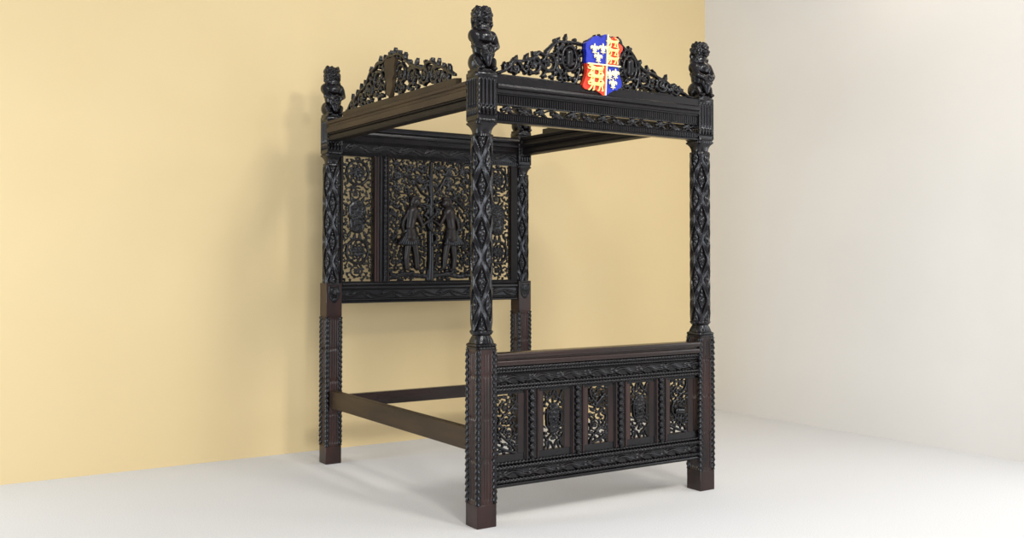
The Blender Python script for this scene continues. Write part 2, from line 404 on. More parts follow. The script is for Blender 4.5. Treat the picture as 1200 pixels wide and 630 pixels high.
def post(cx, cy, foot, pitch, zc, th0, seed):
    h = PS/2 if foot else .0605
    mb = MB()
    z1 = .985 if foot else 1.07
    mb.bev(cx-h, cx+h, cy-h, cy+h, 0, .128, .003)
    reeded_shaft(mb, cx, cy, h-.003, .126, z1)
    if not foot: mb.bev(cx-h, cx+h, cy-h, cy+h, z1, 1.312, .003)
    sh = P(mb.build('bedpost', [M['red']], None, .7))
    def sub(o): o.parent = sh; o.location = (0, 0, 0); return o
    for sx in (-1, 1):
        for sy in (-1, 1):
            mb = MB(); corner_cord(mb, cx, cy, h+.0035, .130, z1-.004, corners=[(sx, sy)]); sub(mb.build('leaf_cord', M['oak'], None, .5))
    # collars and capital
    if foot:
        mb = MB()
        turned(mb, cx, cy, [(.983, h*1.0, 9, .0), (.990, h*1.06, 9, .02), (.997, h*1.0, 9, 0), (1.003, h*1.08, 7, .03), (1.012, h*1.06, 6, .03), (1.018, h*.93, 5, 0),
                            (1.030, h*.90, 3.4, .05), (1.045, h*.84, 2.8, .04), (1.060, h*.78, 2.4, 0), (1.064, h*.88, 2.3, 0), (1.072, h*.98, 2.2, 0), (1.080, h*1.0, 2.2, .05), (1.088, h*.95, 2.2, 0), (1.092, h*.85, 2.2, 0)], 96, ns=24)
        sub(mb.build('collar', M['oak'], None, .8))
    mb = MB()
    turned(mb, cx, cy, [(2.165, h*.88, 2.2, 0), (2.172, h*.97, 2.3, .04), (2.182, h*.95, 2.3, .04), (2.188, h*.80, 2.4, 0), (2.205, h*.80, 3, 0), (2.222, h*.88, 4, 0), (2.235, h*1.0, 6, 0), (2.240, h*1.08, 8, .02),
                        (2.248, h*1.09, 8, .02), (2.252, h*.99, 8, 0), (2.256, h*.99, 8, 0), (2.259, h*1.05, 8, .02), (2.268, h*1.03, 8, 0)], 96, ns=24)
    cap_block(mb, cx, cy, h*1.01, 2.264, 2.503)
    mb.bev(cx-h*1.04, cx+h*1.04, cy-h*1.04, cy+h*1.04, 2.502, 2.530, .004)
    corner_cord(mb, cx, cy, h*1.0, 2.30, 2.50, .03, .011)
    sub(mb.build('capital', M['oak'], None, .8))
    zlo = 1.088 if foot else 1.31
    col = lattice_column(cx, cy, h*.99 if foot else h*1.0, zlo, 2.17, pitch, zc, th0, sq=3.0 if foot else 3.4)
    sub(col)
    fin = lion(cx, cy, 2.529, seed); fin.parent = sh; fin.location = (cx, cy, 2.529)
    if not foot:
        R = Relief(-.052, .052, 1.165, 1.312, .0032)
        R.line([(-.046, 1.306), (.046, 1.306)], .006, .9); R.line([(-.036, 1.284), (0, 1.274), (.036, 1.284)], .008, 1.)
        for k in range(7): R.disc((-.039+.013*k, 1.300), .007, 1.1)
        for sx in (-1, 1):
            R.disc((sx*.018, 1.262), .009, 1.); R.line([(sx*.040, 1.285), (sx*.042, 1.24), (sx*.030, 1.20), (sx*.010, 1.176)], .007, 1.)
            R.line([(sx*.034, 1.262), (sx*.030, 1.235)], .010, .8); R.line([(0, 1.205), (sx*.018, 1.210), (sx*.024, 1.222)], .005, 1.3)
        R.line([(0, 1.27), (0, 1.236)], lambda t: .005+.006*t, 1.6); R.disc((0, 1.19), .012, 1.)
        R.seg((0, 1.24), (0, 1.19), .044, .026, .25)
        sub(R.mesh(.004, cy-h+.001, False, 'carved_mask', M['oak'], xf=lambda V: V+np.array([cx, 0, 0])))
    return sh
h_ = PS/2
d2 = math.radians
front = -PI/2
posts = [post(h_, h_, True, .267, 1.228+.267*1, front-d2(31), 1), post(W-h_, h_, True, .261, 1.877, front-d2(31), 2),
         post(.0605, L+.0605, False, .281, 1.472, front-d2(14), 3), post(W-.0605, L+.0605, False, .281, 1.597, front-d2(24), 4)]

# ---- mouldings as closed (depth, height) profiles; depth measured inward from the outer plane
def round_prof(pts): return pts
CORN = [(.000, 2.440), (-.010, 2.446), (-.014, 2.456), (-.012, 2.468), (-.002, 2.472), (.002, 2.478), (.002, 2.518), (.012, 2.522), (.090, 2.522), (.090, 2.412), (.006, 2.412), (.006, 2.418), (.000, 2.421), (-.004, 2.429), (-.001, 2.437)]

def vine(R, x0, x1, zc, amp, period, r, base=0., ph=0):
    n = int((x1-x0)/.006); pts = [(x0+(x1-x0)*k/n, zc+amp*math.sin(2*PI*((x0+(x1-x0)*k/n)/period)+ph)) for k in range(n+1)]
    R.line(pts, r, 1.2, base)
    k = 0; x = x0+period*.25
    while x < x1:
        s_ = 1 if math.sin(2*PI*x/period+ph) > 0 else -1
        R.leaf((x-.01, zc+s_*amp*.3), -s_*.5, period*.36, amp*.62, .9, base)
        R.leaf((x+.004, zc-s_*amp*.9), s_*.35+PI*(0), period*.22, amp*.4, .9, base)
        R.disc((x+period*.2, zc-s_*amp*.6), amp*.34, 1., base)
        x += period/2
def dentils(mb, x0, x1, y0, y1, z0, z1, p=.0165, axis='x'):
    n = int((x1-x0)/p); p = (x1-x0)/n
    for k in range(n):
        a = x0+k*p
        if axis == 'x': mb.bev(a+p*.14, a+p*.86, y0, y1, z0, z1, .0018)
        else: mb.bev(y0, y1, a+p*.14, a+p*.86, z0, z1, .0018)

def beadrun(mb, x0, x1, y, z, r, pitch, axis='x', tw=1):
    if axis == 'x': mb.rope((x0, y, z), (x1, y, z), r, pitch, tw)
    else: mb.rope((y, x0, z), (y, x1, z), r, pitch, tw)

# front cornice
c = MB(); c.prism(CORN, PS-.001, W-PS+.001)
cornice = P(c.build('cornice', M['oak'], None, .5)); 
def sub(o, par): o.parent = par; o.location = (0, 0, 0); return o
d = MB(); d.box(PS, W-PS, .020, .060, 2.356, 2.413); dentils(d, PS, W-PS, .010, .022, 2.362, 2.408)
beadrun(d, PS, W-PS, .016, 2.358, .006, .016)
d.box(PS, W-PS, .018, .060, 2.262, 2.306); dentils(d, PS, W-PS, .007, .02, 2.270, 2.300, .015); d.bev(PS, W-PS, .008, .062, 2.256, 2.266, .002)
d.bev(PS, W-PS, .012, .03, 2.302, 2.308, .002)
sub(d.build('dentil_frieze', M['oak'], None), cornice)
R = Relief(PS, W-PS, 2.303, 2.360, .0028, 3)
vine(R, PS, W-PS, 2.331, .019, .23, .0050, 0.0); 
x = PS+.05
while x < W-PS-.03:
    R.disc((x, 2.331), .011); R.leaf((x+.03, 2.331), -.4, .060, .011, vein=False); x += .115
sub(R.mesh(.012, .026, False, 'pierced_vine_frieze', M['oak']), cornice)

# side cornices (left one shows its brown outer face) and the head cornice
SP = [(.002, 2.418), (-.004, 2.424), (-.004, 2.440), (.004, 2.446), (.004, 2.462), (-.006, 2.468), (-.008, 2.482), (.000, 2.490), (.080, 2.490), (.080, 2.345), (.022, 2.345), (.012, 2.352), (.006, 2.364), (.007, 2.380), (.014, 2.392), (.014, 2.400), (.002, 2.404)]
c = MB(); c.prism([(a, z) for a, z in SP if z > 2.40]+[(.014, 2.401), (.079, 2.401)] if False else [(.002, 2.404), (-.004, 2.424), (-.004, 2.440), (.004, 2.446), (.004, 2.462), (-.006, 2.468), (-.008, 2.482), (.000, 2.490), (.080, 2.490), (.080, 2.404)], PS-.001, L+.001, 'y')
side_l = P(c.build('side_cornice', M['rail'], None, .5)); side_l['label'] = 'brown side cornice'
c = MB(); c.prism([(.014, 2.404), (.078, 2.404), (.078, 2.345), (.024, 2.345), (.014, 2.350), (.008, 2.360), (.007, 2.374), (.012, 2.386), (.018, 2.392)], PS-.001, L+.001, 'y')
beadrun(c, PS, L, .010, 2.396, .0062, .018, 'y'); sub(c.build('lower_moulding', M['dull'], None, .5), side_l)
mir = lambda pr: [(W-a, z) for a, z in pr][::-1]
IN = [(.0, 2.490), (.0, 2.345), (.070, 2.345), (.082, 2.350), (.090, 2.362), (.088, 2.378), (.080, 2.388), (.080, 2.398), (.092, 2.404), (.098, 2.420), (.092, 2.436), (.084, 2.442), (.084, 2.456), (.096, 2.466), (.098, 2.482), (.090, 2.490)]
c = MB(); c.prism(mir(IN), PS-.001, L+.001, 'y'); side_r = P(c.build('side_cornice', M['dull'], None, .5))
# head cornice
HY = L+.018
c = MB(); c.prism([(HY-.030, 2.440), (HY-.034, 2.452), (HY-.028, 2.466), (HY-.018, 2.470), (HY-.018, 2.478), (HY+.07, 2.478), (HY+.07, 2.40), (HY, 2.365), (HY-.002, 2.40), (HY-.010, 2.405), (HY-.016, 2.416), (HY-.014, 2.430)], .121, W-.121)
head_c = P(c.build('head_cornice', M['oak'], None, .5))
d = MB(); d.box(.12, W-.12, HY+.004, HY+.06, 2.250, 2.40); dentils(d, .12, W-.12, HY-.006, HY+.006, 2.342, 2.362, .015); dentils(d, .12, W-.12, HY-.008, HY+.006, 2.256, 2.280, .015)
sub(d.build('dentil_frieze', M['oak'], None), head_c)
R = Relief(.121, W-.121, 2.284, 2.340, .0035, 4); vine(R, .121, W-.121, 2.312, .015, .22, .006)
sub(R.mesh(.008, HY+.003, True, 'carved_vine_frieze', M['oak']), head_c)

# ---- crestings
def prof_fn(pts):
    xs = [p[0] for p in pts]; ys = [p[1] for p in pts]; return lambda x: float(np.interp(x, xs, ys))
def cresting(outline, x0, x1, zb, seed, res=.0026, ovals=(), rr=.0105, gap=.0105):
    top = prof_fn(outline); R = Relief(x0, x1, zb-.01, max(p[1] for p in outline)+.02, res, seed)
    inside = lambda x, z: zb < z < top(x)-.008
    R.line([(x0+.012, zb), (x1-.012, zb)], .008, .6)
    # outer leafy stems following the outline, broken into S-scrolls
    n = 64; xs = np.linspace(x0+.02, x1-.02, n)
    R.line([(x, max(zb+.004, top(x)-.014-.014*abs(math.sin(PI*(i_+.5)/6)))) for i_, x in enumerate(xs)], rr*.9, 1.1, .002)
    for k, x in enumerate(xs[2:-2:3]):
        sl = (top(x+.01)-top(x-.01))/.02; a = math.atan(sl)+(1.0 if x < (x0+x1)/2 else PI-1.0)
        R.leaf((x, top(x)-.024), a+R.rng.uniform(-.6, .6), R.rng.uniform(.036, .056), R.rng.uniform(.009, .013), .9)
        if k % 2: R.disc((x, top(x)-.002), .0115, 1.)
    for (cx, cz, r, a0, t, sg) in ovals:
        R.scroll((cx, cz), r, a0, t, sg, rr, True, 1.1, True)
    R.fill(gap, rr*.78, .044, inside, 4200)
    return R
FO = [(.130, 2.545), (.20, 2.585), (.263, 2.633), (.30, 2.638), (.363, 2.668), (.40, 2.668), (.435, 2.706), (.484, 2.700), (.515, 2.752), (.576, 2.785), (.651, 2.80), (.72, 2.788), (.80, 2.805), (.863, 2.830), (.949, 2.840),
      (1.043, 2.835), (1.09, 2.800), (1.131, 2.785), (1.166, 2.745), (1.22, 2.70), (1.27, 2.672), (1.33, 2.668), (1.405, 2.635), (1.47, 2.60), (1.558, 2.572), (1.62, 2.555), (1.672, 2.535)]
ov = [(.270, 2.580, .045, 0, 1.1, 1), (.390, 2.608, .055, 1, 1.3, -1), (.505, 2.640, .060, 3.6, 1.2, 1), (1.240, 2.610, .056, 2.5, 1.2, 1), (1.375, 2.588, .048, 0, 1.2, -1), (1.500, 2.565, .036, 2, 1.2, 1), (.90, 2.70, .10, 0, 1, 1)]
R = cresting(FO, .130, W-.130, 2.528, 11, ovals=ov)
for (ox, oz) in ((.650, 2.675), (1.115, 2.668)):     # two oval cabochons in twisted rings beside the shield
    ring = [(ox+.052*math.cos(a), oz+.072*math.sin(a)) for a in np.linspace(0, 2*PI, 30)]
    R.line(ring, .0095, 1.3, .004)
    R.line([(ox, oz-.028), (ox, oz+.028)], .028, .75, .006)
    R.line([(ox-.05, 2.535), (ox-.085, 2.62), (ox-.08, 2.72), (ox-.03, 2.775)], .009, 1.1, .002)
    R.line([(ox+.05, 2.535), (ox+.08, 2.62), (ox+.075, 2.70)], .009, 1.1, .002)
crest = P(R.mesh(.022, .034, False, 'cresting', M['oak']))

SO = [(.285, 2.52), (.30, 2.570), (.36, 2.615), (.42, 2.630), (.503, 2.665), (.56, 2.69), (.631, 2.705), (.70, 2.665), (.797, 2.715), (.86, 2.725), (.95, 2.80), (1.05, 2.825), (1.12, 2.828), (1.20, 2.815), (1.30, 2.80), (1.37, 2.785), (1.42, 2.765), (1.50, 2.69), (1.54, 2.672),
      (1.62, 2.645), (1.68, 2.625), (1.76, 2.585), (1.83, 2.52)]
ovs = [(.40, 2.560, .045, 0, 1.2, 1), (.53, 2.585, .052, 2, 1.2, -1), (.66, 2.60, .055, 1, 1.3, 1), (.82, 2.62, .062, 3, 1.3, -1), (.97, 2.66, .07, 0, 1.2, 1), (1.30, 2.66, .075, 3, 1.2, -1), (1.43, 2.62, .055, 0, 1.2, 1), (1.57, 2.575, .045, 3, 1.2, -1), (1.70, 2.555, .036, 3, 1.2, -1)]
def side_crest(x_outer, sgn, seed):
    R = cresting(SO, .285, 1.83, 2.528, seed, ovals=ovs, gap=.012)
    # relief faces -y in its own frame: turn it so it faces outward along sgn*x
    if sgn < 0: xf = lambda V: np.stack([x_outer+V[:, 1], V[:, 0], V[:, 2]], 1)
    else: xf = lambda V: np.stack([x_outer-V[:, 1], V[:, 0], V[:, 2]], 1)
    o = P(R.mesh(.020, .0, False, 'cresting', M['oak'], xf=xf, hs=.6))
    if sgn < 0: o.data.flip_normals()
    b = MB()
    if sgn < 0: b.prism([(x_outer-.006, 2.488), (x_outer-.006, 2.530), (x_outer+.034, 2.534), (x_outer+.034, 2.488)], .27, 1.86, 'y')
    else: b.prism([(x_outer+.006, 2.488), (x_outer-.034, 2.488), (x_outer-.034, 2.534), (x_outer+.006, 2.530)], .27, 1.86, 'y')
    q = sub(b.build('base_board', M['raw'] if sgn < 0 else M['oak']), o)
    # plain wooden shield blank at the middle
    pr = [(1.01, 2.765), (1.04, 2.785), (1.09, 2.78), (1.14, 2.785), (1.17, 2.765), (1.155, 2.72), (1.16, 2.665), (1.135, 2.64), (1.14, 2.59), (1.12, 2.56), (1.10, 2.525), (1.07, 2.56), (1.05, 2.59), (1.055, 2.64), (1.025, 2.665), (1.03, 2.72)]
    n = len(pr); xa, xb = (x_outer-.022, x_outer+.004) if sgn < 0 else (x_outer+.022, x_outer-.004)
    v = [(xa, y, z) for y, z in pr]+[(xb, y, z) for y, z in pr]
    f = [(i, (i+1) % n, n+(i+1) % n, n+i) for i in range(n)]+[tuple(range(n)), tuple(range(2*n-1, n-1, -1))]
    sub(link('shield_blank', v, f, M['raw'] if sgn < 0 else M['oak']), o)
    return o
side_crest(.020, -1, 21)
side_crest(W-.020, 1, 22)

# ---- painted coat of arms, leaning on the front cresting
def arms():
    px = [(62,135),(78,122),(95,118),(108,95),(125,84),(150,78),(165,84),(175,97),(190,92),(198,76),(208,68),(228,68),(240,85),(252,94),(268,95),(288,86),(305,95),(314,115),(315,140),(335,150),(352,168),(354,195),(345,212),(334,225),(328,260),(318,295),(314,330),(320,370),(330,420),(342,450),(346,480),(340,508),(318,520),(310,532),(285,530),(262,545),(245,552),(232,566),(215,578),(198,578),(185,562),(172,548),(150,535),(130,517),(112,510),(95,512),(75,518),(55,512),(38,495),(36,478),(46,450),(56,425),(62,400),(68,370),(69,340),(64,305),(60,280),(62,250),(64,220),(58,180)]
    # crop pixels -> metres on the front of the cresting
    def w(u, v):
        a = .7475+(u-60)*.00096                       # across
        zt = 2.823-(v-68)*.000733+(u-60)*.000113
        return a, zt
    import bisect
    split_v = lambda v: 228+(205-228)*(v-70)/505
    split_h = lambda u: 305+(340-305)*(u-68)/262
    root = MB()
    out = [w(*p) for p in px]; n = len(out)
    yb, yf = .022, -.012
    # cut the outline into quarters with bmesh bisect so every quarter is its own coloured plate
    def plate(keep):
        bm = bmesh.new(); vs = [bm.verts.new((u, 0, v)) for u, v in px]; f = bm.faces.new(vs)
        for (co, no) in keep:
            bmesh.ops.bisect_plane(bm, geom=bm.verts[:]+bm.edges[:]+bm.faces[:], plane_co=co, plane_no=no, clear_outer=True)
        fs = bm.faces[:]; r = bmesh.ops.inset_region(bm, faces=fs, thickness=7, depth=0, use_even_offset=False)
        bm.verts.ensure_lookup_table()
        inner = set(v for f_ in fs for v in f_.verts)
        bnd = set(v for e in bm.edges if len(e.link_faces) == 1 for v in e.verts)
        for v in bm.verts:
            v.co = (*([w(v.co.x, v.co.z)][0]), 0)[:1] + (yf-.004 if v not in bnd else yf+.004,) + (w(v.co.x, v.co.z)[1],)
        e = bmesh.ops.extrude_face_region(bm, geom=[e for e in bm.edges if len(e.link_faces) == 1])
        for v in [g for g in e['geom'] if isinstance(g, bmesh.types.BMVert)]: v.co.y = yb
        bmesh.ops.holes_fill(bm, edges=[e_ for e_ in bm.edges if len(e_.link_faces) == 1], sides=0)
        bmesh.ops.triangulate(bm, faces=bm.faces[:])
        bmesh.ops.recalc_face_normals(bm, faces=bm.faces[:])
        me = bpy.data.meshes.new('heraldic_quarter'); bm.to_mesh(me); bm.free(); return me
    cv = Vector((216.5, 0, 322)); nv = Vector((505, 0, 23)).normalized(); nh = Vector((-35, 0, 262)).normalized()
    quarters = [([(cv, nv), (cv, nh)], 'blue', 'blue quarter with three gold lilies'), ([(cv, -nv), (cv, nh)], 'redp', 'red quarter with three gold lions'),
                ([(cv, nv), (cv, -nh)], 'redp', 'red quarter with three gold lions'), ([(cv, -nv), (cv, -nh)], 'blue', 'blue quarter with three gold lilies')]
    # backing shield
    v = [(a, .0215, z) for a, z in out]+[(a, .033, z) for a, z in out]
    f = [(i, (i+1) % n, n+(i+1) % n, n+i) for i in range(n)]+[tuple(range(n)), tuple(range(2*n-1, n-1, -1))]
    back = P(link('coat_of_arms', v, f, M['oak'])); back['label'] = 'painted quartered shield in blue, red and gold'
    for kp, mm, lb in quarters:
        me = plate(kp); me.materials.append(M[mm]); o = bpy.data.objects.new('heraldic_quarter', me); S.collection.objects.link(o); sub(o, back); o['label'] = lb
    # the cream cross lines
    mb = MB()
    def strip(p0, p1, t, e=0.):
        a, b = Vector((w(*p0)[0], 0, w(*p0)[1])), Vector((w(*p1)[0], 0, w(*p1)[1])); dd = (b-a).normalized(); nn = Vector((-dd.z, 0, dd.x))*t
        q = [a+nn, b+nn, b-nn, a-nn]; vv = [(p.x, yf-.009-e, p.z) for p in q]+[(p.x, yf+.002, p.z) for p in q]
        mb.add(vv, [(0,1,2,3), (7,6,5,4), (0,4,5,1), (1,5,6,2), (2,6,7,3), (3,7,4,0)])
    strip((228, 72), (206, 572), .0038); strip((66, 305), (326, 338), .0038, .0006)
    sub(mb.build('dividing_cross', M['cream']), back)
    def relief_at(pix, sz, draw, name, m):
        a, z = w(*pix); R = Relief(a-sz, a+sz, z-sz, z+sz, .0019, 1); draw(R, a, z, sz)
        sub(R.mesh(.004, yf-.005, False, name, m), back)
    def lily(R, a, z, s_):
        k = s_/1.0
        R.line([(a, z-.55*k), (a, z+.05*k), (a, z+.85*k)], lambda t: k*(.10+.26*math.sin(PI*min(1, max(0, (t-.25)/.75)))), .5)
        for sx in (-1, 1):
            R.line([(a+sx*.08*k, z-.35*k), (a+sx*.22*k, z+.05*k), (a+sx*.48*k, z+.38*k), (a+sx*.70*k, z+.28*k), (a+sx*.72*k, z+.02*k)], lambda t: k*(.10+.10*math.sin(PI*t)), .6)
            R.line([(a+sx*.06*k, z-.28*k), (a+sx*.28*k, z-.60*k), (a+sx*.42*k, z-.55*k)], k*.085, .6)
        R.line([(a-.34*k, z-.20*k), (a+.34*k, z-.20*k)], k*.10, .8)
        R.line([(a, z-.2*k), (a, z-.85*k)], lambda t: k*(.12-.06*t), .6)
    def lionp(R, a, z, s_):
        k = s_
        R.line([(a-.45*k, z+.12*k), (a, z+.08*k), (a+.5*k, z+.10*k)], lambda t: k*(.21-.06*math.sin(PI*t)), .6)
        R.disc((a-.62*k, z+.34*k), k*.20, .7); R.disc((a-.78*k, z+.28*k), k*.10, .7)
        for (x0_, x1_) in ((-.5, -.80), (-.30, -.34), (.35, .22), (.52, .66)):
            R.line([(a+x0_*k, z), (a+(x0_+x1_)/2*k, z-.22*k), (a+x1_*k, z-.42*k), (a+(x1_-.10)*k, z-.46*k)], k*.075, .7)
        R.line([(a-.55*k, z+.05*k), (a-.85*k, z+.02*k), (a-.95*k, z+.12*k)], k*.07, .7)
        R.line([(a+.55*k, z+.12*k), (a+.78*k, z+.25*k), (a+.62*k, z+.48*k), (a+.35*k, z+.46*k), (a+.25*k, z+.58*k)], k*.055, .7)
    for p in ((122, 190), (188, 190), (150, 262)): relief_at(p, .037, lily, 'gold_lily', M['cream'])
    for p in ((242, 405), (288, 400), (268, 482)): relief_at(p, .036, lily, 'gold_lily', M['cream'])
    for p in ((270, 138), (272, 208), (270, 278)): relief_at(p, .054, lionp, 'gold_lion', M['gold'])
    for p in ((138, 358), (138, 422), (140, 486)): relief_at(p, .068, lionp, 'gold_lion', M['gold'])
arms()

# ---- foot board
FY = .010
fb = MB()
A, Bx = PS-.002, W-PS+.002
fb.box(A, Bx, .024, .052, .345, .385); fb.box(A, Bx, .024, .052, .725, .750)          # inner rails between which the panels stand
fb.box(A, Bx, .022, .066, .740, .885); fb.box(A, Bx, .022, .066, .215, .350)
foot = P(fb.build('footboard', M['oak']))
def capprof(z0, z1, y0, y1, n=7):
    a = []; 
    for k in range(n+1):
        t = PI*k/n-PI/2; a.append(((y0+.010)-.010*math.cos(t)*1.0, (z0+z1)/2+(z1-z0)/2*math.sin(t)))
    return a+[(y1, z1), (y1, z0)]
m1 = MB(); m1.prism(capprof(.925, .957, -.006, .082), A, Bx); m1.prism(capprof(.884, .915, -.004, .076), A, Bx); m1.box(A, Bx, .012, .07, .91, .93)
sub(m1.build('top_rail', M['red_x'], None, .5), foot)
m1 = MB()
beadrun(m1, A, Bx, .016, .872, .0125, .024); beadrun(m1, A, Bx, .018, .852, .008, .020, tw=-1)
m1.prism(capprof(.833, .843, .012, .03), A, Bx)
beadrun(m1, A, Bx, .014, .773, .011, .024); beadrun(m1, A, Bx, .012, .753, .0125, .022); m1.prism(capprof(.738, .744, .014, .03), A, Bx)
beadrun(m1, A, Bx, .016, .338, .008, .024, tw=-1); beadrun(m1, A, Bx, .012, .316, .0135, .024); m1.prism(capprof(.297, .304, .012, .03), A, Bx)
beadrun(m1, A, Bx, .014, .240, .012, .024); m1.prism(capprof(.205, .226, .006, .066), A, Bx)
sub(m1.build('rope_moulding', M['oak'], None, .7), foot)
for z0, z1, sd in ((.785, .833, 1), (.252, .298, 2)):
    R = Relief(A, Bx, z0, z1, .0034, sd); vine(R, A, Bx, (z0+z1)/2, .012, .20, .007, .002)
    x = A+.04
    while x < Bx-.04: R.leaf((x, (z0+z1)/2+.010), -.45, .070, .009, 1.1, .002); x += .10
    sub(R.mesh(.008, .020, True, 'vine_band', M['oak']), foot)

cent = [.213, .540, .867, 1.194, 1.521]
def panel_border(R, x0, x1, z0, z1, r=.004):
    R.line([(x0, z0), (x1, z0), (x1, z1), (x0, z1), (x0, z0)], r, .8)
def foot_panel(k, cx):
    x0, x1, z0, z1 = cx-.078, cx+.078, .380, .730; zc = (z0+z1)/2
    R = Relief(x0, x1, z0, z1, .0024, 30+k); panel_border(R, x0, x1, z0, z1, .0055)
    if k in (1, 3):
        # a strapwork shield with symmetrical scrolls above and below
        R.line([(cx, zc+.050), (cx, zc-.050)], lambda t: .044-.010*t, .25, .002)
        for q in range(6):
            for u in (-1.5, -.5, .5, 1.5): R.disc((cx+u*.019+R.rng.uniform(-.004, .004), zc-.068+q*.026+R.rng.uniform(-.004, .004)), R.rng.uniform(.006, .010), 1., .010)
        for sx in (-1, 1):
            R.line([(cx+sx*.046, zc+.06), (cx+sx*.052, zc+.02), (cx+sx*.048, zc-.03), (cx, zc-.095)], .006, 1.1, .004)
            for s2 in (-1, 1):
                R.line([(cx, zc+s2*.165), (cx+sx*.020, zc+s2*.13), (cx+sx*.050, zc+s2*.115), (cx+sx*.068, zc+s2*.09)], .006, 1.1, .002)
                R.line([(cx+sx*.015, zc+s2*.085), (cx+sx*.04, zc+s2*.105), (cx+sx*.05, zc+s2*.145), (cx+sx*.066, zc+s2*.165)], .0055, 1., .002)
                R.leaf((cx+sx*.03, zc+s2*.135), PI/2*s2+sx*.3, .04, .007); R.rosette((cx+sx*.052, zc+s2*.13), .012)
            R.leaf((cx+sx*.076, zc+.03), PI/2+sx*.9, .03, .005); R.leaf((cx+sx*.076, zc-.03), -PI/2-sx*.9, .03, .005)
        R.disc((cx, zc+.09), .012); R.disc((cx, zc), .012, 1.2, .014)
    else:
        sg = -1 if k == 2 else 1
        pts = [(cx+sg*.066*math.cos(t*PI*2.0+.3)*(.95), z0+.02+(z1-z0-.04)*t) for t in np.linspace(0, 1, 24)]
        R.line(pts, .0065, 1.2, .003)
        R.scroll((cx-sg*.014, zc+.085), .040, sg*1.0, 1.3, sg, .0052); R.scroll((cx+sg*.018, zc-.055), .042, 3, 1.3, -sg, .0052)
        R.line([(cx-sg*.07, z0+.055), (cx, z0+.025), (cx+sg*.06, z0+.008)], .0085, .9, .003)      # the lower bough
        if k == 4:                                                                          # small standing beast
            R.line([(cx-.02, zc-.03), (cx+.03, zc-.035)], .020, .9, .004); R.disc((cx-.038, zc+.000), .015, 1., .006)
            for q in (-.03, -.008, .02, .042): R.line([(cx+q, zc-.04), (cx+q-.004, zc-.09)], .0065, 1., .003)
        if k == 2:                                                                          # a bird on the scroll
            R.line([(cx+.03, zc+.10), (cx-.02, zc+.05)], lambda t: .016-.008*t, .9, .005); R.disc((cx+.042, zc+.118), .011, 1., .006)
        R.leaf((cx+.01, zc+.01), .8, .05, .009); R.leaf((cx-.03, zc+.02), 2.4, .04, .009)
    R.fill(.0078 if k not in (1, 3) else .0095, .0056, .026, None, 2500)
    o = sub(R.mesh(.012, .034, False, 'pierced_panel', M['oak']), foot)
    # chamfered reddish frame round the opening
    mb = MB(); ox0, ox1, oz0, oz1 = max(A, cx-.112), min(Bx, cx+.112), .348, .742; ix0, ix1, iz0, iz1 = cx-.073, cx+.073, .386, .724
    yo, yi, yb = .024, .032, .056
    for (o_, i_) in (((ox0, oz0, ox1, oz0), (ix0, iz0, ix1, iz0)), ((ox1, oz0, ox1, oz1), (ix1, iz0, ix1, iz1)), ((ox1, oz1, ox0, oz1), (ix1, iz1, ix0, iz1)), ((ox0, oz1, ox0, oz0), (ix0, iz1, ix0, iz0))):
        v = [(o_[0], yo, o_[1]), (o_[2], yo, o_[3]), (i_[2], yi, i_[3]), (i_[0], yi, i_[1]), (o_[0], yb, o_[1]), (o_[2], yb, o_[3]), (i_[2], yb, i_[3]), (i_[0], yb, i_[1])]
        mb.add(v, [(0,1,2,3), (7,6,5,4), (0,4,5,1), (1,5,6,2), (2,6,7,3), (3,7,4,0)])
    sub(mb.build('panel_frame', M['red']), foot)
for k, cx in enumerate(cent): foot_panel(k, cx)
for k in range(4):
    cx = (cent[k]+cent[k+1])/2; mb = MB()
    mb.bev(cx-.052, cx+.052, .016, .06, .346, .742, .003)
    R = Relief(cx-.022, cx+.022, .344, .744, .003, 50+k)
    z = .35; j = 0
    while z < .742:    # ribbon leaves winding round a rod
        R.line([(cx-.018, z+.036), (cx-.002, z+.018), (cx+.018, z+.002)], lambda t: .0045+.0075*math.sin(PI*t), 1.4, .005)
        R.line([(cx-.019, z+.022), (cx-.006, z+.006)], .0045, 1.3, .005); z += .040; j += 1
    R.line([(cx, .344), (cx, .744)], .013, .9)
    st = sub(mb.build('stile', M['oak']), foot)
    o = R.mesh(.006, .014, False, 'twisted_leaf_moulding', M['oak']); sub(o, foot)
    mb = MB()
    for sx in (-1, 1): mb.prism([(0, 0)], 0, 0) if False else mb.bev(cx+sx*.038-.005, cx+sx*.038+.005, .008, .02, .346, .742, .003)
    sub(mb.build('reed_moulding', M['red']), foot)

# ---- head board
HB = L+.020
hb = MB(); a0, a1 = .120, W-.120
hb.box(a0, a1, HB+.006, HB+.060, 1.160, 1.322)
for (x0, x1) in ((a0, .138), (.384, .510), (1.246, 1.372), (1.620, a1)): hb.box(x0, x1, HB+.004, HB+.055, 1.30, 2.262)
head = P(hb.build('headboard', M['dull']))
mb = MB()
beadrun(mb, a0, a1, HB+.004, 1.303, .011, .022); mb.prism(capprof(1.262, 1.287, HB-.012, HB+.02), a0, a1)
beadrun(mb, a0, a1, HB+.004, 1.186, .009, .022); mb.prism(capprof(1.160, 1.176, HB-.014, HB+.06), a0, a1)
sub(mb.build('rope_moulding', M['oak'], None, .7), head)
R = Relief(a0, a1, 1.198, 1.256, .0036, 7); vine(R, a0, a1, 1.227, .013, .25, .0065, .001)
sub(R.mesh(.008, HB+.002, True, 'vine_band', M['oak']), head)
